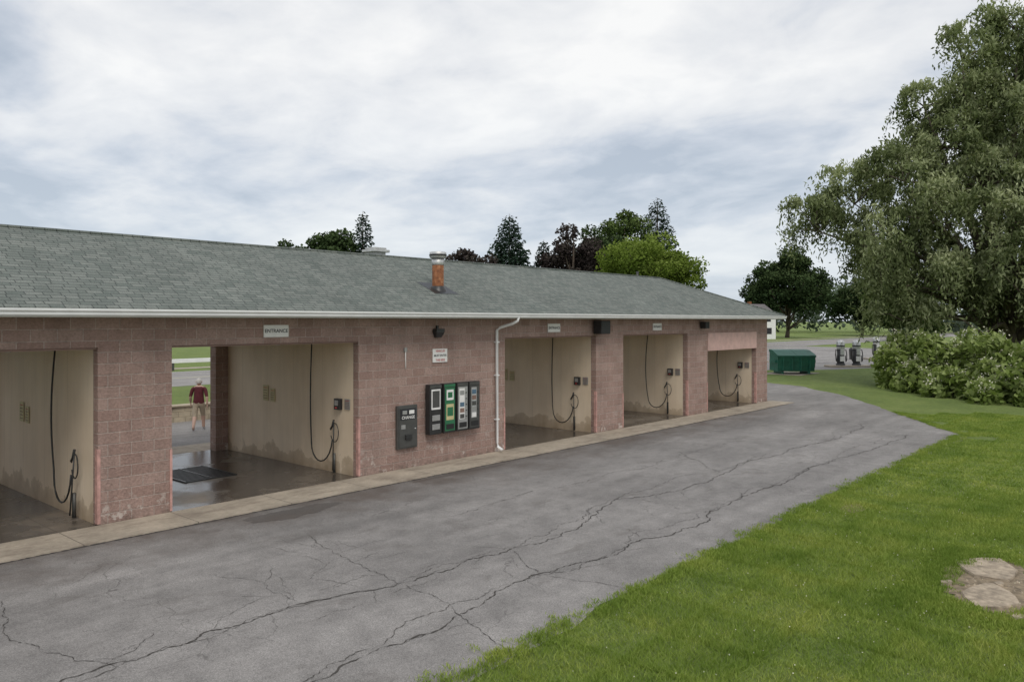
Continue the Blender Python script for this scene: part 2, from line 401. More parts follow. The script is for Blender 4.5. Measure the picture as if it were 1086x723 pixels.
def sign(name,cx,cz,w,h,lines,size,mats=None,y=YF):
    E=empty(name)
    box('panel',cx-w/2,cx+w/2,y-.03,y-.004,cz-h/2,cz+h/2,OFFW,E,.004)
    n=len(lines)
    for i,s_ in enumerate(lines):
        text('lettering',s_,(cx,y-.034,cz+h/2-h*(i+.5)/n),size,(mats[i] if mats else INKB),E)
    return E
for cx in (3.3,8.98,18.3,24.2): sign('entrance_sign',cx,3.385,.58,.25,['ENTRANCE'],.105)
sign('notice_sign',13.65,2.72,.5,.34,['VEHICLES','MUST ENTER','THIS SIDE'],.075,[RED,INKB,RED])
def wall_lamp(cx,cz):
    E=empty('wall_lamp')
    box('housing',cx-.14,cx+.14,YF-.16,YF-.003,cz,cz+.10,DARKM,E,.01)
    v=[(cx-.13,YF-.15,cz-.002),(cx+.13,YF-.15,cz-.002),(cx+.13,YF-.01,cz-.002),(cx-.13,YF-.01,cz-.002),
       (cx-.09,YF-.09,cz-.12),(cx+.09,YF-.09,cz-.12),(cx+.09,YF-.01,cz-.12),(cx-.09,YF-.01,cz-.12)]
    mobj('shade',v,[(0,1,5,4),(1,2,6,5),(2,3,7,6),(3,0,4,7),(4,5,6,7),(3,2,1,0)],DARKM,E)
    box('bracket',cx-.03,cx+.03,YF-.05,YF-.002,cz+.1,cz+.18,DARKM,E)
wall_lamp(13.55,3.30)
E=empty('wall_speaker')
box('cabinet',20.25,20.75,YF-.38,YF-.06,3.18,3.60,BLACK,E,.02)
box('bracket',20.42,20.58,YF-.058,YF-.002,3.3,3.5,DARKM,E)
for i in range(5): box('louvre',20.28,20.72,YF-.39,YF-.382,3.22+i*.07,3.25+i*.07,DARKM,E)
E=empty('wall_speaker')
box('cabinet',27.3,27.6,YF-.3,YF-.05,3.3,3.56,BLACK,E,.02); box('bracket',27.4,27.5,YF-.048,YF-.002,3.35,3.5,DARKM,E)
E=empty('wall_conduit')
tube('pipe',[(12.5,YF-.03,2.45),(12.5,YF-.03,2.85)],.013,OFFW,E,8)
box('junction_box',12.46,12.54,YF-.05,YF-.002,2.85,2.95,STEELP,E,.005)

E=empty('change_machine')
box('cabinet',12.2,12.83,YF-.09,YF-.003,.52,1.56,GREYM,E,.012)
box('door',12.24,12.79,YF-.105,YF-.092,.56,1.52,GREYM,E,.006)
box('header_label',12.27,12.76,YF-.112,YF-.106,1.22,1.48,INKB,E)
text('lettering','CHANGE',(12.515,YF-.116,1.27),.10,OFFW,E)
box('bill_slot',12.33,12.47,YF-.125,YF-.113,1.35,1.44,STEELP,E,.005)
box('bill_slot',12.54,12.70,YF-.125,YF-.113,1.35,1.44,OFFW,E,.005)
box('coin_cup',12.42,12.62,YF-.15,YF-.106,.74,.86,DARKM,E,.008)
box('instruction_plate',12.30,12.43,YF-.110,YF-.106,1.0,1.1,STEELP,E)
lathe('lock',[(.02,0),(.02,.02)],(12.74,YF-.11,.98),STEEL,E,8)

for i,x in enumerate((13.12,13.60,14.06,14.50)):
    E=empty('vending_machine')
    x1=x+.40
    box('wall_bracket',x+.06,x1-.06,YF-.05,YF-.003,.9,1.9,BLACK,E)
    box('cabinet',x,x1,YF-.22,YF-.052,.78,2.02,DARKM,E,.012)
    box('crown',x+.01,x1-.01,YF-.228,YF-.221,1.93,2.0,GREYM if i!=1 else GRN,E)
    if i==0:
        box('upper_panel',x+.05,x1-.05,YF-.23,YF-.222,1.40,1.90,OFFW,E)
        box('picture',x+.08,x1-.08,YF-.234,YF-.231,1.45,1.86,GREYM,E)
        for r in range(2): box('dispense_slot',x+.07,x1-.07,YF-.24,YF-.222,.90+.22*r,1.04+.22*r,STEELP,E,.006)
    else:
        box('front_panel',x+.03,x1-.03,YF-.23,YF-.222,.83,1.91,[None,GRN,STEELP,GREYM][i],E)
        if i==1:
            box('emblem',x+.08,x1-.08,YF-.236,YF-.231,1.60,1.86,OFFW,E); box('emblem_centre',x+.12,x1-.12,YF-.239,YF-.237,1.66,1.80,GRN,E)
            box('poster',x+.07,x1-.07,YF-.236,YF-.231,1.1,1.5,YEL,E); box('poster_text',x+.1,x1-.1,YF-.239,YF-.237,1.2,1.42,GRN,E)
        else:
            box('window',x+.07,x1-.14,YF-.236,YF-.231,1.08,1.87,OFFW if i==2 else STEEL,E)
            for r in range(5):
                box('product',x+.09,x1-.16,YF-.242,YF-.237,1.10+.15*r,1.21+.15*r,[STEELP,BLUE,GREYM,OFFW,GASK][(r*2+i)%5],E)
                lathe('knob',[(.018,0),(.018,.02)],(x1-.085,YF-.24,1.14+.15*r),DARKM,E,8)
        box('tray',x+.07,x1-.07,YF-.245,YF-.231,.87,1.0,BLACK,E,.006)

for bi,(a,b) in enumerate(bays):
    xw=b
    E=empty('pressure_washer_station')
    X=xw-.004
    tube('boom',[(X-.75,16.6,3.05),(X-.12,16.1,3.05)],.018,STEEL,E,8)
    lathe('swivel',[(.05,-.02),(.05,.12)],(X-.75,16.6,3.03),STEEL,E,10)
    path=[]; wob=random.Random(bi).uniform(-.05,.1)
    for t in np.linspace(0,1,26):
        if t<.6: q=t/.6; path.append((X-.13-.02*math.sin(q*3),16.1-.02*q+wob*math.sin(q*3.14)+.05*math.sin(q*2.6),3.04-2.38*q))
        else:
            q=(t-.6)/.4; an=q*math.pi*.95
            path.append((X-.15,16.08-.42*(1-math.cos(an)),.66-.52*math.sin(an)+.25*q))
    tube('hose',path,.017,BLACK,E,8)
    tube('wand',[(X-.08,15.28,1.25),(X-.12,15.24,.85),(X-.2,15.16,.12)],.014,DARKM,E,8)
    tube('gun_grip',[(X-.08,15.28,1.27),(X-.09,15.33,1.12),(X-.1,15.38,1.05)],.024,BLACK,E,8)
    tube('holder',[(X-.1,15.24,.05),(X-.1,15.24,.5)],.035,GREYM,E,10)
    tube('pressure_coil',[(X-.09,15.24+.15*math.cos(t),.98+.22*math.sin(t)) for t in np.linspace(.2,5.9,18)],.012,BLACK,E,6)
    if bi>2:
        box('coin_meter',X-.10,X-.003,15.05,15.26,1.52,1.78,DARKM,E,.01)
        box('meter_dial',X-.108,X-.101,15.09,15.22,1.62,1.74,STEELP,E)
        lathe('dial_knob',[(.03,0),(.03,.02)],(X-.11,15.16,1.56),RED,E,8)
    for (yy,zz,w,h) in ((18.35,1.72,.24,.40),(18.02,1.68,.2,.34),(14.86,1.66,.2,.24)):
        if bi==2 and yy<17: continue
        PL=YEL if yy>17 else STEELP
        box('instruction_sign',X-.012,X-.003,yy-w/2,yy+w/2,zz-h/2,zz+h/2,PL,E)
        for r in range(5):
            box('sign_line',X-.015,X-.013,yy-w*.38,yy+w*.38,zz+h*.36-r*h*.17-h*.04,zz+h*.36-r*h*.17,RED if r==0 else GASK,E)
    G=empty('floor_drain_grate'); cx=(a+b)/2-.15; cy=17.6
    box('pit',cx-.62,cx+.62,cy-.82,cy+.82,.0245,.027,BLACK,G)
    for i in range(13): box('bar',cx-.6,cx+.6,cy-.78+i*.13-.022,cy-.78+i*.13+.022,.0275,.045,DARKM,G)
    for xx in (cx-.62,cx,cx+.58): box('frame',xx,xx+.04,cy-.82,cy+.82,.028,.049,DARKM,G)

# ------------------------------------------------------------ behind the building
RW=simple('retaining_wall_block',(.40,.34,.25),.9,0,.25,3,.5)
E=empty('retaining_wall')
for r in range(3):
    x=-25+.2*(r%2)
    while x<38:
        w=.44; box('block',x,x+w-.012,27.2+.02*r,27.55,r*.18+.002,r*.18+.174,RW,E); x+=w
box('cap',-25,38.4,27.16,27.6,.545,.60,RW,E,.01)
mobj('grass_bank',[(-25,27.58,.54),(38,27.58,.54),(38,36,.45),(-25,36,.45),(-25,41.9,.012),(44,41.9,.012),(44,27.58,.012)],
     [(0,1,2,3),(3,2,5,4),(1,6,5,2)],LAWN)
E=empty('guard_rail')
box('rail',-60,50,55.2,55.26,.55,.85,WHITE,E,.01)
for i in range(36): box('post',-58+i*3,-57.85+i*3,55.27,55.4,0,.8,GREYM,E)

def dumpster(loc,rz):
    E=empty('green_dumpster',loc,rz)
    DG=simple('dumpster_green',(.018,.12,.08),.5,0,.25,3)
    w,d,h=1.25,.85,1.45
    v=[(-w,-d*.85,.18),(w,-d*.85,.18),(w,d,.18),(-w,d,.18),(-w,-d,h*.8),(w,-d,h*.8),(w,d,h),(-w,d,h)]
    f=[(0,3,2,1),(0,1,5,4),(1,2,6,5),(2,3,7,6),(3,0,4,7)]
    mobj('hopper',v,f,DG,E)
    for x in (-.9,-.3,.3,.9): box('rib',x-.05,x+.05,-d-.04,-d*.84,.25,h*.78,DG,E)
    box('rim',-w-.05,w+.05,-d-.06,-d+.01,h*.78,h*.86,DG,E)
    for sx in (-1,1):
        box('fork_pocket',sx*(w+.06)-.07,sx*(w+.06)+.07,-.6,.5,.75,.93,DG,E)
        box('skid',sx*.9-.08,sx*.9+.08,-.7,.8,0,.18,DG,E)
    for a,b in ((-w-.03,-.01),(.01,w+.03)):
        mobj('lid',[(a,-d-.08,h*.86),(b,-d-.08,h*.86),(b,d*.2,h+.12),(a,d*.2,h+.12),(b,d+.05,h+.16),(a,d+.05,h+.16),(a,-d-.08,h*.81),(b,-d-.08,h*.81),(b,d+.05,h),(a,d+.05,h)],
             [(0,1,2,3),(3,2,4,5),(6,7,1,0),(7,8,4,2,1),(9,6,0,3,5),(8,9,5,4)],DG,E)
    return E
dumpster((52.7,20.9,.014),math.radians(-48)); 
sheet('dumpster_pad',[(50.8,19.6),(54.4,19.6),(54.4,22.4),(50.8,22.4)],.012,CONC)

def vacuum(loc,rz):
    E=empty('vacuum_station',loc,rz)
    lathe('base',[(.34,0),(.34,.12),(.28,.14)],(0,0,.14),DARKM,E)
    lathe('canister',[(.27,.12),(.27,1.25)],(0,0,.14),BLACK,E)
    lathe('steel_drum',[(.285,1.25),(.30,1.28),(.30,1.78),(.26,1.86),(.16,1.95),(.0,1.98)],(0,0,.14),STEEL,E)
    lathe('drum_band',[(.31,1.45),(.315,1.5),(.31,1.55)],(0,0,.14),BLACK,E)
    box('coin_box',-.14,.14,-.36,-.24,.95,1.4,STEEL,E,.01)
    box('sign_plate',-.16,.16,-.29,-.275,.45,.85,OFFW,E)
    for sx in(-1,1):
        tube('vacuum_hose',[(sx*.26,0,1.3),(sx*.40,-.05,1.35),(sx*.44,-.1,1.0),(sx*.42,-.14,.5),(sx*.36,-.14,.4),(sx*.32,-.1,.9)],.035,BLACK,E,8)
vacuum((62.6,21.0,.0),-.8); vacuum((63.5,20.1,.0),-.8); vacuum((77.0,22.6,0),-.8); vacuum((78.0,21.5,0),-.8)
for (cx,cy) in ((63.05,20.55),(77.5,22.05)):
    o=box('vacuum_island',-1.7,1.7,-.6,.6,0,.14,CONC,None,.03); o.location=(cx,cy,0); o.rotation_euler=(0,0,-.8)
def bin_(loc):
    E=empty('trash_bin',loc)
    lathe('barrel',[(.26,0),(.29,.8),(.30,.82)],(0,0,.012),GREYM,E); lathe('dome_lid',[(.31,.8),(.29,.95),(.18,1.08),(0,1.12)],(0,0,.012),DARKM,E)
bin_((60.6,22.5,0)); bin_((75.3,24.2,0))
for i,(cx,cy) in enumerate(((60.0,24.6),(62.8,26.5),(66,28.5))):
    E=empty('parking_block',(cx,cy,.008),.6)
    mobj('body',[(-.9,-.08,0),(.9,-.08,0),(.9,.08,0),(-.9,.08,0),(-.85,-.05,.13),(.85,-.05,.13),(.85,.05,.13),(-.85,.05,.13)],[(4,5,6,7),(0,1,5,4),(1,2,6,5),(2,3,7,6),(3,0,4,7)],CONC,E)

# ------------------------------------------------------------ stones in lawn
patch('bare_dirt',12.35,2.0,1.35,.8,DIRT,.012,seed=2,n=80)
def stone(cx,cy,rx,ry,h,seed,n=11):
    r=random.Random(seed); bm=bmesh.new(); low=[];up=[]
    for k in range(n):
        t=2*math.pi*(k+r.uniform(-.3,.3))/n; q=r.uniform(.78,1.12)
        low.append(bm.verts.new((cx+rx*q*math.cos(t),cy+ry*q*math.sin(t),-.02)))
        up.append(bm.verts.new((cx+rx*q*.97*math.cos(t),cy+ry*q*.97*math.sin(t),h*r.uniform(.75,1.1))))
    bm.faces.new(up)
    for k in range(n): bm.faces.new((low[k],low[(k+1)%n],up[(k+1)%n],up[k]))
    bmesh.ops.bevel(bm,geom=[e for e in bm.edges if e.verts[0] in up and e.verts[1] in up],offset=.01,segments=2,affect='EDGES')
    me=bpy.data.meshes.new('flat_stone'); bm.to_mesh(me); bm.free(); me.materials.append(STONE); link(bpy.data.objects.new('flat_stone',me))
stone(13.0,2.3,.62,.40,.05,1); stone(11.75,2.05,.55,.34,.04,2); stone(12.55,1.4,.5,.28,.06,5)
stone(11.95,2.6,.12,.08,.05,3,7); stone(11.1,1.65,.12,.09,.06,8,7); stone(12.35,2.05,.1,.07,.05,7,7)
V=[];F=[];r=random.Random(3)
for _ in range(160):
    a=r.uniform(0,6.28); q=math.sqrt(r.random()); x=12.35+1.2*q*math.cos(a); y=2.0+.68*q*math.sin(a); s_=r.uniform(.008,.028)
    o=len(V); V+=[(x-s_,y,.012),(x,y-s_*.8,.012),(x+s_,y,.012),(x,y+s_*.9,.012),(x+r.uniform(-.3,.3)*s_,y,.012+s_*.9)]
    F+=[(o,o+1,o+4),(o+1,o+2,o+4),(o+2,o+3,o+4),(o+3,o,o+4)]
mobj('gravel',V,F,STONE)
patch('bare_dirt',15.6,5.0,.45,.18,DIRT,.012,seed=22)

# ------------------------------------------------------------ leaf meshes
def unit(n):
    a=rng.normal(size=(n,3)); return a/np.linalg.norm(a,axis=1)[:,None]
def leafmesh(name,C,L,W,tint,mat,parent=None,dirs=None,nrm=None):
    n=len(C); a=dirs if dirs is not None else unit(n)
    b=np.cross(a,nrm if nrm is not None else unit(n)); b/=np.linalg.norm(b,axis=1)[:,None]+1e-9
    L=np.broadcast_to(L,(n,))[:,None]; W=np.broadcast_to(W,(n,))[:,None]
    V=np.stack([C-a*L/2,C+b*W/2,C+a*L/2,C-b*W/2],1).reshape(-1,3).astype(np.float32)
    m=bpy.data.meshes.new(name); m.vertices.add(4*n); m.loops.add(4*n); m.polygons.add(n)
    m.vertices.foreach_set('co',V.ravel()); m.loops.foreach_set('vertex_index',np.arange(4*n,dtype=np.int32))
    m.polygons.foreach_set('loop_start',np.arange(0,4*n,4,dtype=np.int32)); m.polygons.foreach_set('loop_total',np.full(n,4,dtype=np.int32))
    m.update(calc_edges=True)
    at=m.attributes.new('tint','FLOAT','FACE'); at.data.foreach_set('value',np.clip(tint,0,1).astype(np.float32))
    m.materials.append(mat)
    return link(bpy.data.objects.new(name,m),parent)

GREENS={
 'mid':mat_leaf('leaf_mid',(.028,.048,.014),(.065,.10,.028),(.12,.16,.055),0),
 'dark':mat_leaf('leaf_dark',(.018,.032,.014),(.042,.066,.026),(.075,.105,.045),0),
 'lime':mat_leaf('leaf_lime',(.08,.12,.024),(.155,.215,.04),(.24,.30,.08),.25),
 'plum':mat_leaf('leaf_plum',(.026,.020,.020),(.05,.040,.038),(.08,.07,.058),0),
 'willow':mat_leaf('leaf_willow',(.055,.072,.028),(.20,.235,.115),(.44,.47,.28),.25),
 'needle':mat_leaf('needle',(.012,.024,.016),(.026,.046,.030),(.05,.075,.052),0),
 'haze':mat_leaf('leaf_far',(.05,.07,.05),(.085,.11,.08),(.12,.15,.10),0),
}
def crown_tree(name,loc,h,r,mat,n=9000,leaf=.42,base=.2,K=30,seed=0,cr=.33):
    global rng
    rng=np.random.default_rng(seed+100); E=empty(name,loc)
    zc=h*(base+1)/2; rzz=h*(1-base)/2
    d=unit(K); rad=rng.uniform(.35,.86,K)[:,None]
    c=d*rad*np.array([r,r,rzz]); 
    c[:,2]+=zc
    crr=rng.uniform(.6,1.15,K)*r*cr
    idx=rng.integers(0,K,n); dd=unit(n); rr=rng.uniform(.35,1.05,n)**.6
    sq=np.array([1,1,.75])
    P=c[idx]+dd*(rr*crr[idx])[:,None]*sq
    P+=rng.normal(size=(n,3))*leaf*.3
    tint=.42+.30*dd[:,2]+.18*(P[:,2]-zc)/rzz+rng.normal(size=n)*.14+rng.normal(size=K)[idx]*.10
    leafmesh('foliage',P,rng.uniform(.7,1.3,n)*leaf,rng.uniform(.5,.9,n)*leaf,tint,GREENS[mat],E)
    T=[([(0,0,-.1),(.05*r,0,h*base*.7),(0,.03*r,h*.5),(0,0,h*.8)],[h*.028,h*.02,h*.013,h*.004])]
    for i in range(0,K,2):
        s=Vector((0,0,h*random.uniform(base*.6,.55))); e=Vector(c[i]); mid=s.lerp(e,.5)+Vector((0,0,-.04*h))
        T.append(([s,mid,e],[h*.010,h*.006,h*.002]))
    tubes('trunk',T,BARK,E,7); return E
def conifer(name,loc,h,r,n=9000,seed=0,sparse=1.0,mat='needle'):
    global rng
    rng=np.random.default_rng(seed+500); E=empty(name,loc)
    lv=int(h/.5); nb=11
    u=rng.random(n); fr=1-np.sqrt(1-u*.999)
    idl=(lv*fr).astype(int); z0=h*(.08+.91*idl/lv)
    ib=rng.integers(0,nb,n); hsh=np.sin(idl*12.9898+ib*78.233)*43758.5453; hsh-=np.floor(hsh)
    keep=hsh<sparse
    az=ib/nb*2*np.pi+idl*1.3+hsh*.8
    R=r*(.05+np.clip((1-z0/h),0,1)**.8*(.65+.45*hsh))
    s=rng.random(n)**.55
    az2=az+rng.normal(size=n)*.22*(1-s*.5)
    P=np.stack([R*s*np.cos(az2),R*s*np.sin(az2),z0-.22*R*s**1.5+.12*R*(s>.85)+rng.normal(size=n)*.14],1)
    D=np.stack([np.cos(az2),np.sin(az2),-.3+rng.normal(size=n)*.25],1)+.35*rng.normal(size=(n,3)); D/=np.linalg.norm(D,axis=1)[:,None]
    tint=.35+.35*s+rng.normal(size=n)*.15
    P=P[keep];D=D[keep];tint=tint[keep]; m=len(P); sz=np.clip(1.35-P[:,2]/h,.6,1)
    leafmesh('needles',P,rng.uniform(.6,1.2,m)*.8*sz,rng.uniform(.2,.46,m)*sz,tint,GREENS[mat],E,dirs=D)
    tubes('trunk',[([(0,0,-.1),(0,0,h*.5),(0,0,h*.97)],[h*.018,h*.011,.02])],BARK,E,7)

crown_tree('deciduous_tree',(56.8,79.3,0),16.2,4.6,'dark',12000,.42,.25,34,1)
conifer('pine_tree',(60.2,77.4,0),17.6,4.8,13000,2,.75)
crown_tree('deciduous_tree',(61.8,96.3,0),15.2,3.2,'dark',5000,.42,.25,20,3)
crown_tree('purple_leaf_tree',(74.8,73.6,0),15.0,4.4,'plum',10000,.42,.2,34,4)
conifer('spruce_tree',(82.3,72.9,0),19.2,6.6,22000,5)
conifer('spruce_tree',(89.4,72.4,0),16.0,4.4,11000,6)
crown_tree('purple_leaf_tree',(88.3,66.1,0),18.6,4.6,'plum',14000,.42,.2,38,7)
crown_tree('deciduous_tree',(97.7,67.5,0),18.6,5.6,'dark',14000,.45,.2,40,8)
crown_tree('deciduous_tree',(105.5,69.3,0),22.4,6.6,'mid',16000,.45,.2,46,9)
crown_tree('lime_green_tree',(60.8,37.2,0),12.5,5.0,'lime',36000,.27,.10,95,10,.31)
conifer('spruce_tree',(113.5,67.7,0),24.8,7.4,20000,11)
crown_tree('maple_tree',(162,65.3,0),18.8,9.8,'dark',28000,.55,.12,66,12,.26)
crown_tree('deciduous_tree',(190,52,0),15,8,'mid',9000,.6,.1,36,13)
crown_tree('deciduous_tree',(120,82,0),14,6,'mid',7000,.6,.15,30,14)
crown_tree('deciduous_tree',(150,36,0),12,5.5,'mid',9000,.5,.1,34,15)
crown_tree('deciduous_tree',(200,62,0),15,8,'dark',9000,.65,.08,36,16)

rng=np.random.default_rng(77); n=60000
bear=rng.uniform(-1.9,1.9,n)+math.radians(41); dist=rng.uniform(235,300,n)
prof_=9+3.5*np.sin(bear*23)+2.2*np.sin(bear*61+1)+1.6*np.sin(bear*133+2)+1.2*np.sin(bear*301)
z=prof_*np.sqrt(rng.random(n))*rng.uniform(.75,1.05,n)*1.05
P=np.stack([dist*np.cos(bear),dist*np.sin(bear),z],1)
leafmesh('distant_tree_line',P,rng.uniform(1,2,n),rng.uniform(.8,1.5,n),.35+.4*z/12+rng.normal(size=n)*.15+.15*np.sin(bear*47),GREENS['haze'])

# ------------------------------------------------------------ willow
rng=np.random.default_rng(5)
WB=empty('willow_tree',(52.6,8.3,0),math.radians(-48.67))
cl=[(-1.5,0,15.8,2.5),(1.8,1,18.0,2.9),(-4.0,-.5,13.4,2.1),(.5,-2,13.4,3.0),(4.5,-1,16.3,3.6),(3.5,-3,11.8,3.4),(-2.4,-2,11.0,2.9),
    (-6.4,-1,11.4,2.2),(-8.8,0,10.3,2.0),(-10.8,.5,8.8,1.7),(-7.6,-2,8.2,2.1),(-4.8,-3,8.4,2.7),(-1.5,-4,8.2,3.2),(2.5,-5,8.0,3.4),
    (-5.2,-2.5,5.2,2.4),(-1.6,-4,4.8,2.7),(6,0,8,3.2),(7.5,1,12,3.6),(8,2,17,3.2),(0,4,12,3.2),(4,5,9,3.5),(-4,4,8.5,3.0),(-7.9,-1.5,5.6,1.7),(5,6,15,3.3),(.6,0,20.2,1.7),(-3.2,-1,18.2,1.5),(3.8,-1,20.7,2.1),(9.5,-3,9,3),(9,-4,14,3.2),(2,-5.5,4.6,2.9),(5.5,-5,5,3.2),(-4.8,0,15.9,1.4),(0,2,6,3.2),(-6.2,1.5,6.5,2.4),(-3.5,-3.5,2.9,1.8),(.5,-5.5,2.8,2.2),(-7.0,-2,3.6,1.5)]
cl=np.array(cl)
NT=760; wg=cl[:,3]**2; ti=rng.choice(len(cl),NT,p=wg/wg.sum()); td=unit(NT); td[:,2]=np.where(td[:,2]<-.35,-td[:,2],td[:,2])
tc_=cl[ti,:3]+td*(cl[ti,3]*rng.uniform(.45,1.16,NT))[:,None]; tr=rng.uniform(.45,1.2,NT); tt0=rng.normal(size=NT)*.17
ns=16500; idx=rng.integers(0,NT,ns); dd=unit(ns)
dd=dd+.8*td[idx]; dd[:,2]+=.3; dd/=np.linalg.norm(dd,axis=1)[:,None]
st=tc_[idx]+dd*(tr[idx]*rng.uniform(.1,.9,ns))[:,None]
K=15; ln=rng.uniform(.6,2.5,ns)*np.clip(tr[idx]+.2,.6,1.25)
t=np.linspace(0,1,K)[None,:,None]
out=dd.copy(); out[:,2]*=.4
P=st[:,None,:]+out[:,None,:]*(t**.7*(1.1*rng.random(ns)[:,None,None]))-np.array([0,0,1])*((t**1.6)*ln[:,None,None])+np.array([0,0,1])*(.4*np.sin(t*np.pi*.7))
P=P+rng.normal(size=P.shape)*.09
P=P.reshape(-1,3); zmin=np.where(P[:,0]<-6.6,2.4,1.0); keep=P[:,2]>zmin
tk=np.tile(np.linspace(0,1,K),ns)
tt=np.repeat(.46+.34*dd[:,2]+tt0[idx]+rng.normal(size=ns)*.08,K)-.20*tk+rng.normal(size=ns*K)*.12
P=P[keep];tt=tt[keep];n=len(P)
D=np.tile(np.array([0,0,-1.]),(n,1))+.8*rng.normal(size=(n,3)); D/=np.linalg.norm(D,axis=1)[:,None]
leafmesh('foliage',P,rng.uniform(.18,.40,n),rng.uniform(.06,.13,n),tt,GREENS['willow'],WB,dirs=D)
T=[([(0,0,-.2),(.1,0,1.5),(-.3,.1,3.5)],[1.0,.75,.65])]
for i,c in enumerate(cl):
    s_=Vector((-.3,.1,3.3)) if i%2 else Vector((.1,0,2.4)); e=Vector(c[:3]); m1=s_.lerp(e,.35)+Vector((0,0,.9)); m2=s_.lerp(e,.7)+Vector((random.uniform(-.4,.4),0,.6))
    T.append(([s_,m1,m2,e],[.34,.22,.11,.03]))
for i in range(0,NT,2):
    e=Vector(tc_[i]); c=Vector(cl[ti[i],:3]); T.append(([c,c.lerp(e,.6)+Vector((0,0,.15)),e],[.05,.03,.012]))
tubes('trunk',T,mat_bark('willow_bark',(.13,.105,.08)),WB,6)
# ------------------------------------------------------------ shrub border
KN=mat_leaf('leaf_knotweed',(.085,.125,.03),(.21,.27,.08),(.36,.42,.18),.3)
FL=mat_leaf('shrub_blossom',(.50,.50,.36),(.64,.63,.48),(.74,.72,.58),0)
SH=empty('shrub_border')
path=np.array([(44.6,12.2),(42.8,10.6),(41.0,8.4),(39.2,5.6),(37.6,2.4),(36.6,-1.5),(36,-6)])
def along(s):
    k=s*(len(path)-1); i=np.clip(k.astype(int),0,len(path)-2); f=(k-i)[:,None]; return path[i]*(1-f)+path[i+1]*f
Kc=230; sc=rng.random(Kc); cc=along(sc); off=rng.uniform(-.3,4.6,Kc)
cx=cc[:,0]+off*.85+rng.normal(size=Kc)*.35; cy=cc[:,1]+off*.3+rng.normal(size=Kc)*.45
hz=np.clip(.40+off*.46,.3,1.9)*rng.uniform(.5,1.35,Kc)
cr_=rng.uniform(.3,.8,Kc)
n=42000; idx=rng.integers(0,Kc,n); dd=unit(n); dd[:,2]=np.abs(dd[:,2])*1.3-.35
P=np.stack([cx[idx],cy[idx],hz[idx]],1)+dd*(cr_[idx]*rng.uniform(.5,1.25,n))[:,None]
low=rng.random(n)<.25; P[low,2]*=rng.random(low.sum())
P[:,2]=np.maximum(P[:,2],.05)
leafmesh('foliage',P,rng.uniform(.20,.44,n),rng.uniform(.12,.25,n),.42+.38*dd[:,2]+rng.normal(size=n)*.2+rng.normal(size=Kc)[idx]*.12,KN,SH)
# pale flower panicles: little clusters on top of the foliage
m_=np.where((rng.random(n)<.045)&(dd[:,2]>.1)&(P[:,2]>.5))[0]; Q=np.repeat(P[m_],9,0); Q=Q+np.array([0,0,.14])+rng.normal(size=Q.shape)*np.array([.07,.07,.09])
leafmesh('blossom',Q,.10,.07,rng.random(len(Q)),FL,SH)
T=[]
for i in range(120):
    T.append(([(cx[i],cy[i],0),(cx[i]+.1,cy[i],hz[i])],[.02,.01]))
tubes('stems',T,BARK,SH,5)

# ------------------------------------------------------------ grass blades
BL=mat_leaf('grass_blade',(.15,.215,.038),(.235,.32,.065),(.36,.42,.12),.25,True)
GP=empty('lawn_grass')
def blades(name,n,seed,hs=1.0,ws=1.0):
    r=np.random.default_rng(seed)
    c=np.stack([r.uniform(-.56,.56,n),r.uniform(-.56,.56,n),np.zeros(n)],1)
    h=r.uniform(.02,.055,n)*hs; an=r.uniform(0,2*np.pi,n); w=r.uniform(.0025,.0055,n)*ws
    lean=r.normal(size=(n,2))*.7
    side=np.stack([np.cos(an),np.sin(an),np.zeros(n)],1)*w[:,None]
    tip=c+np.stack([lean[:,0]*h,lean[:,1]*h,h],1)
    V=np.stack([c-side,c+side,tip],1).reshape(-1,3).astype(np.float32)
    m=bpy.data.meshes.new(name); m.vertices.add(3*n); m.loops.add(3*n); m.polygons.add(n)
    m.vertices.foreach_set('co',V.ravel()); m.loops.foreach_set('vertex_index',np.arange(3*n,dtype=np.int32))
    m.polygons.foreach_set('loop_start',np.arange(0,3*n,3,dtype=np.int32)); m.polygons.foreach_set('loop_total',np.full(n,3,dtype=np.int32))
    m.update(calc_edges=True)
    f=.5+r.normal(size=n)*.27
    at=m.attributes.new('tint','FLOAT','FACE'); at.data.foreach_set('value',np.clip(f,0,1).astype(np.float32))
    m.materials.append(BL); return m
var=[blades('grass_patch_mesh',4200,i,1.0+.2*i) for i in range(4)]
varf=[blades('grass_patch_far_mesh',1500,i+20,1.1,1.8) for i in range(3)]
def edgey(x):
    if x<27.5: return 5.6
    return 5.6+(x-27.9)*.65
cnt=0
for ix in range(2,42):
    for iy in range(-6,14):
        x=ix+.5; y=iy*1.0+.08
        dep=.751*x+.66*y; lat=.66*x-.751*y
        if dep<6 or dep>30 or abs(lat)/dep>.75: continue
        if y+.5>edgey(x)+.05: continue
        if abs(x-12.3)<1.3 and abs(y-2.0)<.8: continue
        o=bpy.data.objects.new('grass_patch',random.choice(var if dep<16 else varf)); o.location=(x+random.uniform(-.05,.05),y,0); o.rotation_euler=(0,0,random.randrange(4)*math.pi/2)
        s_=random.uniform(.85,1.2); o.scale=(1,1,s_); link(o,GP); cnt+=1
n=1300; r=np.random.default_rng(9)
xs=r.uniform(3,33,n); ys=np.where(xs<27.5,5.6,5.6+(xs-27.9)*.66)+r.normal(size=n)*.10
ne=900; ex=np.stack([r.uniform(10.6,14.1,ne),r.uniform(1.0,3.0,ne)],1)
dst=((ex[:,0]-12.35)/1.3)**2+((ex[:,1]-2.0)/.75)**2; ex=ex[dst>.85+r.random(ne)*.35]
pts=np.concatenate([np.stack([xs,ys],1),np.repeat(ex,3,0)+r.normal(size=(len(ex)*3,2))*.1])
C=np.repeat(pts,26,0); m=len(C); rng=r
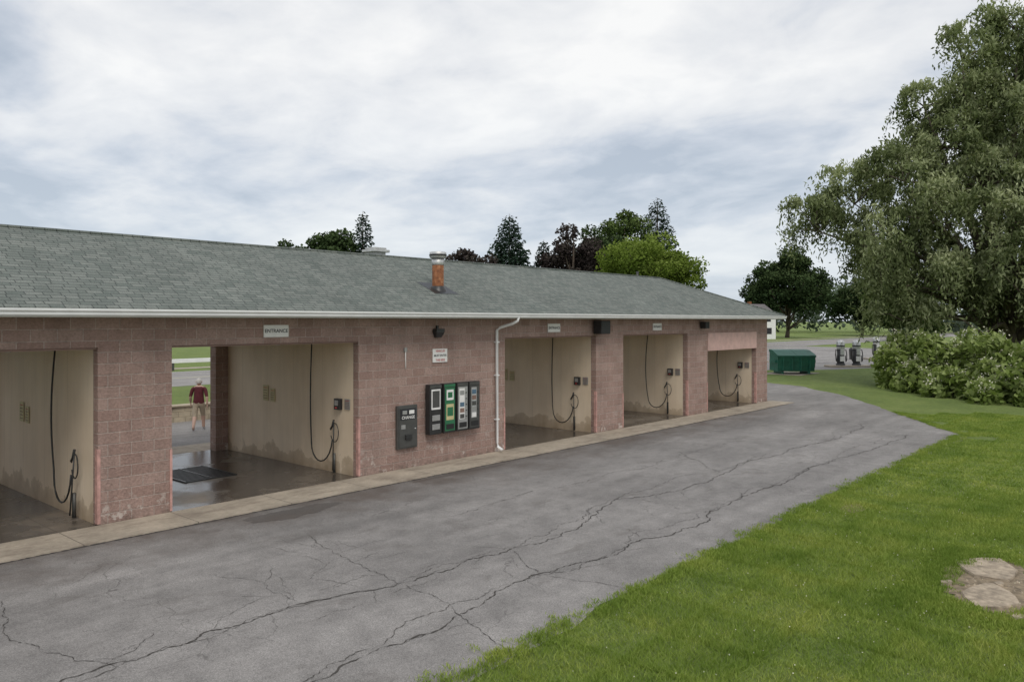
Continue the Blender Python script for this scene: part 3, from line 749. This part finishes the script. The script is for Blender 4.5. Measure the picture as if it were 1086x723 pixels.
C=np.concatenate([C+r.normal(size=(m,2))*.045,np.full((m,1),.02)],1)
D=np.stack([r.normal(size=m)*.55,r.normal(size=m)*.55,np.ones(m)],1); D/=np.linalg.norm(D,axis=1)[:,None]
hh=r.uniform(.03,.085,m)
leafmesh('edge_tufts',C+D*hh[:,None]*.4,hh,.009,.5+r.normal(size=m)*.22,BL,GP,dirs=D)
n=500; cx_=r.uniform(6,22,n); cy_=r.uniform(0,5.4,n); Q=np.stack([cx_,cy_,np.full(n,.055)],1)
leafmesh('clover_flowers',Q,.018,.018,r.random(n)*.5,FL,GP)

def house(name,loc,rz,w,d,h,rh,wall,roof):
    E=empty(name,loc,rz)
    box('walls',-w/2,w/2,-d/2,d/2,0,h,wall,E)
    o=.4; mobj('roof',[(-w/2-o,-d/2-o,h),(w/2+o,-d/2-o,h),(w/2+o,d/2+o,h),(-w/2-o,d/2+o,h),(-w/2-o,0,h+rh),(w/2+o,0,h+rh)],
         [(0,1,5,4),(2,3,4,5),(0,4,3),(1,2,5),(3,2,1,0)],roof,E)
    for i in range(3):
        x=-w/2+w*(i+.5)/3
        if i==1: box('door',x-.5,x+.5,-d/2-.03,-d/2-.002,0,2.1,GASK,E)
        else: box('window',x-.7,x+.7,-d/2-.03,-d/2-.002,1,2.2,INKB,E); 
        if h>4: box('window',x-.5,x+.5,-d/2-.03,-d/2-.002,3.4,4.6,INKB,E)
    box('chimney',w*.2,w*.2+.6,.3,.9,h,h+rh+.5,RUST,E)
RG=simple('grey_roof',(.14,.13,.13),.9)
house('white_house',(146,68,0),-.5,10,8,4.6,2.3,WHITE,RG)

# ------------------------------------------------------------ man
def skin(name,J,Ed,R,mat,parent,sub=2):
    m=bpy.data.meshes.new(name); m.from_pydata(J,Ed,[]); o=bpy.data.objects.new(name,m); COL.objects.link(o)
    md=o.modifiers.new('s','SKIN'); md.use_smooth_shade=True
    sv=m.skin_vertices[0].data
    for i,r_ in enumerate(R): sv[i].radius=(r_,r_) if not hasattr(r_,'__len__') else r_
    sv[0].use_root=True
    ss=o.modifiers.new('d','SUBSURF'); ss.levels=sub; ss.render_levels=sub
    dg=bpy.context.evaluated_depsgraph_get(); me=bpy.data.meshes.new_from_object(o.evaluated_get(dg))
    bpy.data.objects.remove(o); me.materials.clear()
    for a in (mat if isinstance(mat,list) else [mat]): me.materials.append(a)
    return link(bpy.data.objects.new(name,me),parent)
SKIN=simple('skin',(.50,.33,.26),.6,0,.08); SHIRT=simple('maroon_shirt',(.085,.012,.018),.85,0,.2,9); KHAKI=simple('khaki_shorts',(.38,.32,.24),.85,0,.15,9)
HAIR=simple('white_hair',(.50,.48,.45),.8,0,.2,30); SHOE=simple('shoes',(.5,.5,.5),.6)
MAN=empty('man',(12.35,24.4,.006),math.radians(-35))
J=[(0,0,.93),(0,.01,1.10),(0,.02,1.30),(0,.03,1.42),(0,.05,1.50),
   (.10,.0,.88),(.11,.17,.50),(.115,.24,.10),(.12,.37,.05),
   (-.10,0,.88),(-.11,-.06,.50),(-.115,-.36,.18),(-.12,-.27,.06),
   (.19,0.03,1.38),(.26,-.10,1.13),(.27,-.10,.88),(-.19,.03,1.38),(-.26,.02,1.12),(-.27,.18,.92)]
Ed=[(0,1),(1,2),(2,3),(3,4),(0,5),(5,6),(6,7),(7,8),(0,9),(9,10),(10,11),(11,12),(3,13),(13,14),(14,15),(3,16),(16,17),(17,18)]
R=[(.16,.12),(.165,.13),(.17,.115),(.10,.085),.058,.105,.075,.045,.04,.105,.075,.045,.04,.075,.05,.032,.075,.05,.032]
o=skin('body',J,Ed,R,[SHIRT,KHAKI,SKIN,SHOE],MAN)
for p in o.data.polygons:
    c=p.center
    if c.z<.12 and c.y>-.34: k=3
    elif c.z<.50: k=2
    elif c.z<.93 and abs(c.x)<.2: k=1
    elif abs(c.x)>.215 and c.z<1.14: k=2
    elif c.z>1.45: k=2
    else: k=0
    p.material_index=k
HO=.03
h=lathe('head',[(.03,0),(.062,.02),(.078,.07),(.082,.12),(.076,.17),(.05,.215),(.0,.23)],(0,.025+HO,1.50),SKIN,MAN,20)
for v in h.data.vertices: v.co.y=.025+HO+(v.co.y-.025-HO)*1.2
h=lathe('hair',[(.080,.07),(.087,.11),(.083,.16),(.057,.212),(.0,.236)],(0,.008+HO,1.50),HAIR,MAN,20)
for v in h.data.vertices:
    v.co.y=.008+HO+(v.co.y-.008-HO)*1.15
tube('nose',[(0,.12+HO,1.62),(0,.145+HO,1.59)],[.009,.014],SKIN,MAN,8)
for sx in (-1,1):
    lathe('eye',[(.009,0),(.011,.008),(.0,.016)],(sx*.03,.112+HO,1.615),INKB,MAN,8)
    tube('ear',[(sx*.084,.02+HO,1.585),(sx*.09,.01+HO,1.63)],[.012,.018],SKIN,MAN,8)
tube('mouth',[(-.022,.118+HO,1.555),(.022,.118+HO,1.555)],.005,RED,MAN,6)
for sx,wy,z0 in ((1,-.10,.88),(-1,.18,.92)):
    skin('palm',[(sx*.27,wy,z0),(sx*.272,wy+.01,z0-.05),(sx*.272,wy+.015,z0-.085)],[(0,1),(1,2)],[(.028,.028),(.022,.036),(.018,.034)],SKIN,MAN,1)
    for i,(dy,L) in enumerate(((.038,.065),(.014,.075),(-.010,.07),(-.032,.055))):
        tube('finger',[(sx*.272,wy+dy,z0-.08),(sx*.268,wy+dy+.004,z0-.08-L*.55),(sx*.255,wy+dy+.004,z0-.08-L)],[.009,.008,.006],SKIN,MAN,6)
    tube('thumb',[(sx*.268,wy+.035,z0-.03),(sx*.262,wy+.06,z0-.06),(sx*.258,wy+.066,z0-.085)],[.011,.010,.007],SKIN,MAN,6)

# ------------------------------------------------------------ light
el=math.radians(50); az_dir=Vector((-.35,-.55,0)).normalized()
sunv=Vector((az_dir.x*math.cos(el),az_dir.y*math.cos(el),math.sin(el)))
sd=bpy.data.lights.new('sun','SUN'); sd.energy=1.5; sd.angle=math.radians(25); sd.color=(1,.95,.87)
so=bpy.data.objects.new('sun',sd); so.rotation_euler=sunv.to_track_quat('Z','Y').to_euler(); link(so)
W=bpy.data.worlds.new('World'); S.world=W; W.use_nodes=True; nt=W.node_tree; N=nt.nodes; Lk=nt.links
bg=N['Background']; out=N['World Output']
sky=N.new('ShaderNodeTexSky'); sky.sky_type='NISHITA'; sky.sun_disc=False; sky.sun_elevation=el; sky.sun_rotation=math.atan2(sunv.x,sunv.y)
bg2=N.new('ShaderNodeBackground'); Lk.new(sky.outputs[0],bg2.inputs[0]); bg2.inputs[1].default_value=.012
tc=N.new('ShaderNodeTexCoord'); sp=N.new('ShaderNodeSeparateXYZ'); Lk.new(tc.outputs['Generated'],sp.inputs[0])
def mt(op,a,b=0.):
    x=N.new('ShaderNodeMath'); x.operation=op
    for i,v in enumerate((a,b)):
        if isinstance(v,(int,float)): x.inputs[i].default_value=v
        else: Lk.new(v,x.inputs[i])
    return x.outputs[0]
zc=mt('MAXIMUM',sp.outputs[2],0.0); den=mt('ADD',zc,.20)
cb=N.new('ShaderNodeCombineXYZ'); Lk.new(mt('DIVIDE',sp.outputs[0],den),cb.inputs[0]); Lk.new(mt('DIVIDE',sp.outputs[1],den),cb.inputs[1])
def cloud(scale,rot,sc,detail,rough,dist,loc=(0,0,0)):
    mp=N.new('ShaderNodeMapping'); mp.inputs['Rotation'].default_value=(0,0,math.radians(rot)); mp.inputs['Scale'].default_value=sc; mp.inputs['Location'].default_value=loc
    Lk.new(cb.outputs[0],mp.inputs[0]); x=N.new('ShaderNodeTexNoise'); x.inputs['Scale'].default_value=scale; x.inputs['Detail'].default_value=detail
    x.inputs['Roughness'].default_value=rough; x.inputs['Distortion'].default_value=dist; Lk.new(mp.outputs[0],x.inputs['Vector']); return x.outputs['Fac']
def rp(f,st):
    r_=N.new('ShaderNodeValToRGB'); e=r_.color_ramp.elements
    while len(e)<len(st): e.new(.5)
    for i,(p,c) in enumerate(st): e[i].position=p; e[i].color=(*c,1)
    Lk.new(f,r_.inputs[0]); return r_.outputs[0]
def mx(f,a,b,mode='MIX'):
    x=N.new('ShaderNodeMix'); x.data_type='RGBA'; x.blend_type=mode
    for s_,v in ((x.inputs[0],f),(x.inputs[6],a),(x.inputs[7],b)):
        if isinstance(v,(int,float)): s_.default_value=v
        elif isinstance(v,tuple): s_.default_value=(*v,1)
        else: Lk.new(v,s_)
    return x.outputs[2]
n1=cloud(.75,10,(1.15,1,1),5,.52,.35,(3.1,1.4,0)); n2=cloud(2.8,-20,(1.2,1,1),6,.58,.25,(4,2,0))
mixn=mt('ADD',mt('MULTIPLY',n1,.68),mt('MULTIPLY',n2,.32))
c1=rp(mixn,[(.385,(.38,.43,.50)),(.45,(.53,.565,.62)),(.51,(.69,.70,.715)),(.60,(.84,.835,.82))])
hz_=rp(sp.outputs[2],[(0,(1,1,1)),(.14,(.35,.35,.35)),(.3,(0,0,0))])
c2=mx(mt('MULTIPLY',hz_,.75),c1,(.55,.61,.68))
Lk.new(c2,bg.inputs[0]); bg.inputs[1].default_value=1.1
ad=N.new('ShaderNodeAddShader'); Lk.new(bg.outputs[0],ad.inputs[0]); Lk.new(bg2.outputs[0],ad.inputs[1]); Lk.new(ad.outputs[0],out.inputs[0])

cd=bpy.data.cameras.new('camera'); cam=bpy.data.objects.new('camera',cd); link(cam)
cam.location=(0,0,3.6); cam.rotation_euler=(math.pi/2,0,math.radians(41.33-90))
cd.sensor_width=36; cd.lens=27.5; cd.shift_y=-21.5/1086; cd.clip_end=6000; cd.clip_start=.1
S.camera=cam
S.view_settings.view_transform='Standard'; S.view_settings.look='None'; S.view_settings.exposure=0
print('grass patches',cnt)
